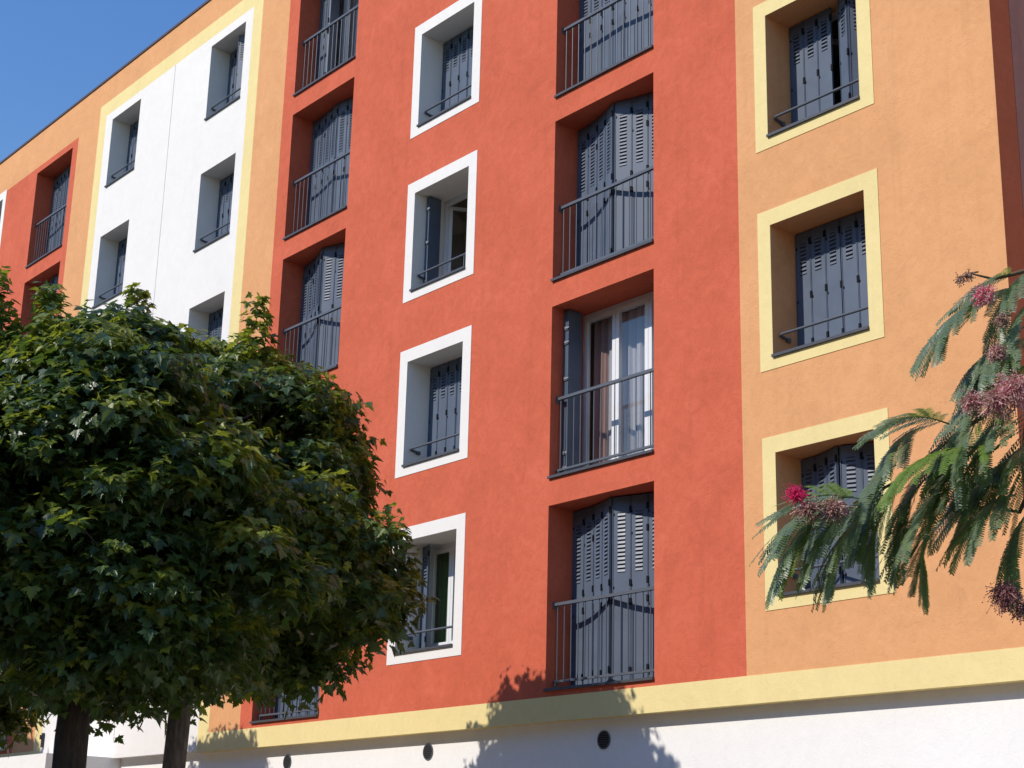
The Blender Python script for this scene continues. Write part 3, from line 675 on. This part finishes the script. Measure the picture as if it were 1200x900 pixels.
LIGHTW = Vector((0.12, -0.72, 0.40))      # leaves turn their faces to the light
def frond(mb, base, tip, seed, mat='mimosa', npair=13, plen=0.118, droop=0.72):
    r = random.Random(seed); base = Vector(base); tip = Vector(tip); ax = tip - base; L = ax.length
    sidev = ax.cross(UPV); sidev = sidev.normalized() if sidev.length > 0.02 else Vector((0.6, 0.8, 0))
    upl = sidev.cross(ax.normalized())
    def at(u): return base + ax * u + upl * (0.16 * L * math.sin(u * 2.6))
    mb.tube([at(u / 5) for u in range(6)], [0.0016, 0.0015, 0.0013, 0.0011, 0.0009, 0.0006], mat, 5)
    for i in range(npair):
        u = 0.14 + 0.86 * i / (npair - 1); p = at(u); t = (at(min(1, u + .05)) - at(u - .05)).normalized()
        pl = plen * (0.72 + 0.4 * math.sin(math.pi * (0.12 + 0.8 * u))) * r.uniform(0.9, 1.1)
        for s in (-1, 1):
            A = math.radians(72 - 44 * u + r.uniform(-6, 6))
            d0 = (sidev * (s * math.sin(A)) + t * math.cos(A) + upl * 0.10 + rv(r) * 0.05).normalized(); roll = r.uniform(-0.35, 0.35)
            down = Vector((0, 0, -1)); n = 25; pos = p.copy(); prev = None
            for k in range(n):
                f = k / n; d = (d0 * (1 - droop * (0.25 + 0.75 * f)) + down * (droop * (0.3 + 0.7 * f))).normalized()
                nx = pos + d * (pl / n)
                # leaflets: one blade each side of the pinna axis, pinna face turned up and out
                face_n = (upl * 0.35 + sidev * (s * (0.2 * f + roll)) + LIGHTW); face_n = (face_n - d * face_n.dot(d)).normalized(); w_ = d.cross(face_n)
                ll = 0.0106 * (0.62 + 0.38 * min(1, f * 4)) * (1 if f < 0.86 else 1 - 2.6 * (f - 0.86))
                wd = pl / n * 0.52
                for q in (-1, 1):
                    ld = (w_ * q * 0.85 + d * 0.55 - face_n * r.uniform(0.02, 0.3)).normalized()
                    a = pos + d * wd * 0.2
                    mb.face([a - d * wd * 0.75, a - d * wd * 0.55 + ld * ll * 0.75, a + ld * ll, a + d * wd * 0.75 + ld * ll * 0.55, a + d * wd * 0.75], mat)
                pos = nx
FR = [(-1.755, -11.068, 2.238, -1.82, -11.169, 2.21), (-1.792, -11.044, 2.263, -1.862, -11.113, 2.158), (-1.73, -11.042, 2.246, -1.8, -11.119, 2.156), (-1.767, -10.956, 2.32, -1.802, -10.999, 2.249), (-1.663, -10.938, 2.378, -1.712, -11.027, 2.366), (-1.722, -10.932, 2.386, -1.76, -10.983, 2.322), (-1.565, -10.953, 2.314, -1.654, -11.07, 2.258), (-1.649, -10.949, 2.262, -1.694, -11.001, 2.187), (-1.737, -10.881, 2.242, -1.756, -10.892, 2.144), (-1.718, -10.781, 2.255, -1.74, -10.803, 2.177), (-1.636, -10.842, 2.248, -1.656, -10.853, 2.151), (-1.58, -10.844, 2.224, -1.597, -10.86, 2.143), (-1.679, -10.817, 2.431, -1.703, -10.821, 2.308), (-1.599, -10.857, 2.376, -1.622, -10.862, 2.257), (-1.54, -10.882, 2.405, -1.559, -10.876, 2.274), (-1.563, -10.86, 2.646, -1.599, -10.918, 2.605), (-1.52, -10.885, 2.635, -1.547, -10.917, 2.565), (-1.597, -10.848, 2.534, -1.628, -10.886, 2.462), (-1.568, -10.86, 2.461, -1.615, -10.923, 2.4), (-1.567, -10.825, 2.563, -1.605, -10.867, 2.484), (-1.792, -10.9, 2.31, -1.835, -10.927, 2.188), (-1.738, -10.91, 2.299, -1.772, -10.935, 2.193), (-1.822, -10.986, 2.239, -1.851, -11.014, 2.155), (-1.617, -10.776, 2.332, -1.655, -10.839, 2.297), (-1.516, -10.885, 2.475, -1.552, -10.927, 2.398)]
FR += [(-1.795, -11.077, 2.22, -1.854, -11.144, 2.137), (-1.738, -11.068, 2.213, -1.772, -11.109, 2.139), (-1.738, -11.112, 2.232, -1.788, -11.185, 2.185), (-1.73, -10.948, 2.261, -1.757, -10.999, 2.227), (-1.729, -10.883, 2.334, -1.762, -10.919, 2.255), (-1.654, -10.913, 2.315, -1.689, -10.946, 2.224), (-1.631, -10.931, 2.203, -1.659, -10.97, 2.143), (-1.565, -10.901, 2.242, -1.599, -10.953, 2.195), (-1.633, -10.757, 2.184, -1.648, -10.801, 2.165), (-1.67, -10.78, 2.31, -1.701, -10.829, 2.26), (-1.544, -10.884, 2.33, -1.568, -10.918, 2.269), (-1.645, -10.834, 2.484, -1.663, -10.844, 2.391), (-1.517, -10.93, 2.495, -1.538, -10.976, 2.467), (-1.51, -10.895, 2.579, -1.533, -10.919, 2.502), (-1.546, -10.913, 2.385, -1.574, -10.951, 2.323), (-1.678, -10.874, 2.38, -1.707, -10.903, 2.295), (-1.632, -10.735, 2.28, -1.649, -10.746, 2.188), (-1.796, -10.944, 2.288, -1.821, -10.977, 2.225), (-1.594, -10.921, 2.587, -1.628, -10.972, 2.536), (-1.573, -10.896, 2.592, -1.618, -10.949, 2.516), (-1.606, -10.949, 2.375, -1.621, -10.971, 2.313), (-1.58, -10.824, 2.631, -1.592, -10.866, 2.616)]
FR = [q for i, q in enumerate(FR) if i not in (9, 10, 13, 22, 28, 31, 33, 36, 41, 44)]
YOUNG = {6, 1, 20}
fo = MB(); yo = MB()
for i, q in enumerate(FR):
    frond(yo if i in YOUNG else fo, q[:3], q[3:], 100 + i, 'mimosa_young' if i in YOUNG else 'mimosa', 9 + (i * 7) % 6, 0.10 + 0.012 * ((i * 5) % 4), 0.25 if i in (0, 25) else 0.38 + 0.1 * ((i * 3) % 4))
for i, q in enumerate(upper):
    for k in (2, 3, 4, 5):
        a = i * 1.3 + k * 2.1; b = q[k]
        for q_ in range(3):
            frond(fo, b, b + Vector((math.cos(a + 2.1 * q_) * 0.17, math.sin(a + 2.1 * q_) * 0.17, -0.07)), 300 + i * 21 + k * 3 + q_, 'mimosa', 9, 0.12)
mpart(fo, 'foliage'); mpart(yo, 'young_foliage', label='bright yellow green young leaves')

def blossom(c, seed, mats, rad, n, squash=1.0, down=0.0):
    r = random.Random(seed); mb = MB(); c = Vector(c)
    for i in range(int(n * 2.3)):
        d = rv(r).normalized(); d.z = d.z * squash - down; d.normalize(); L = rad * r.uniform(0.6, 1.15)
        s = d.cross(rv(r)).normalized() * 0.0006; b = c + rv(r) * rad * 0.25; sag = Vector((0, 0, -L * 0.25)) + rv(r) * L * 0.1
        mid = b + d * L * 0.55; e = b + d * L + sag; mt = r.choice(mats)
        mb.face([b - s, mid - s * 0.9, mid + s * 0.9, b + s], mt); mb.face([mid - s * 0.9, e - s * 0.7, e + s * 0.7, mid + s * 0.9], mt)
        mb.obox(e, d, s.normalized(), d.cross(s).normalized(), 0.0008, 0.0008, 0.0008, mt)
    return mb
BL = [((-1.801, -11.148, 2.215), ('withered', 'withered', 'withered', 'pink'), 0.021, 170, 0.6, 0.0), ((-1.772, -11.118, 2.218), ('withered', 'withered', 'withered', 'pink'), 0.019, 150, 0.6, 0.0), ((-1.815, -11.168, 2.238), ('magenta',), 0.016, 110, 0.7, -0.5),
      ((-1.578, -10.938, 2.595), ('pink', 'pink', 'magenta', 'pink'), 0.017, 120, 1, 0), ((-1.524, -10.947, 2.41), ('pink', 'pink', 'withered'), 0.028, 220, 0.8, 0), ((-1.545, -10.965, 2.392), ('pink', 'withered'), 0.026, 160, 0.8, 0.2),
      ((-1.6, -10.955, 2.402), ('pink', 'withered'), 0.018, 110, 1, 0), ((-1.568, -10.924, 2.491), ('withered', 'pink'), 0.015, 90, 1, 0.3), ((-1.633, -10.848, 2.094), ('plumflower',), 0.024, 170, 0.8, 0.5), ((-1.615, -10.823, 2.068), ('plumflower', 'withered'), 0.018, 110, 0.8, 0.5),
      ((-1.594, -10.955, 2.63), ('withered',), 0.009, 26, 1, 0), ((-1.603, -10.968, 2.622), ('withered',), 0.008, 22, 1, 0), ((-1.55, -10.93, 2.545), ('withered',), 0.013, 70, 1, 0.3)]
for i, (c, mats, rad, n, sq, dn) in enumerate(BL):
    c = Vector(c); c += (Vector((0, -13.25, 1.6)) - c).normalized() * 0.13
    mb = blossom(c, 50 + i, mats, rad, n, sq, dn)
    top = Vector(c) + Vector((0.012, 0.012, 0.006)); mb.tube([top, Vector(c) + Vector((0.004, 0.004, 0.004)), Vector(c)], [0.0016, 0.0013, 0.0012], 'twig', 5)
    mpart(mb, 'flower_cluster', label='bright magenta blossom' if mats == ('magenta',) else ('withered brown blossom' if 'withered' in mats[:1] or mats[0] == 'plumflower' else 'pink blossom'))
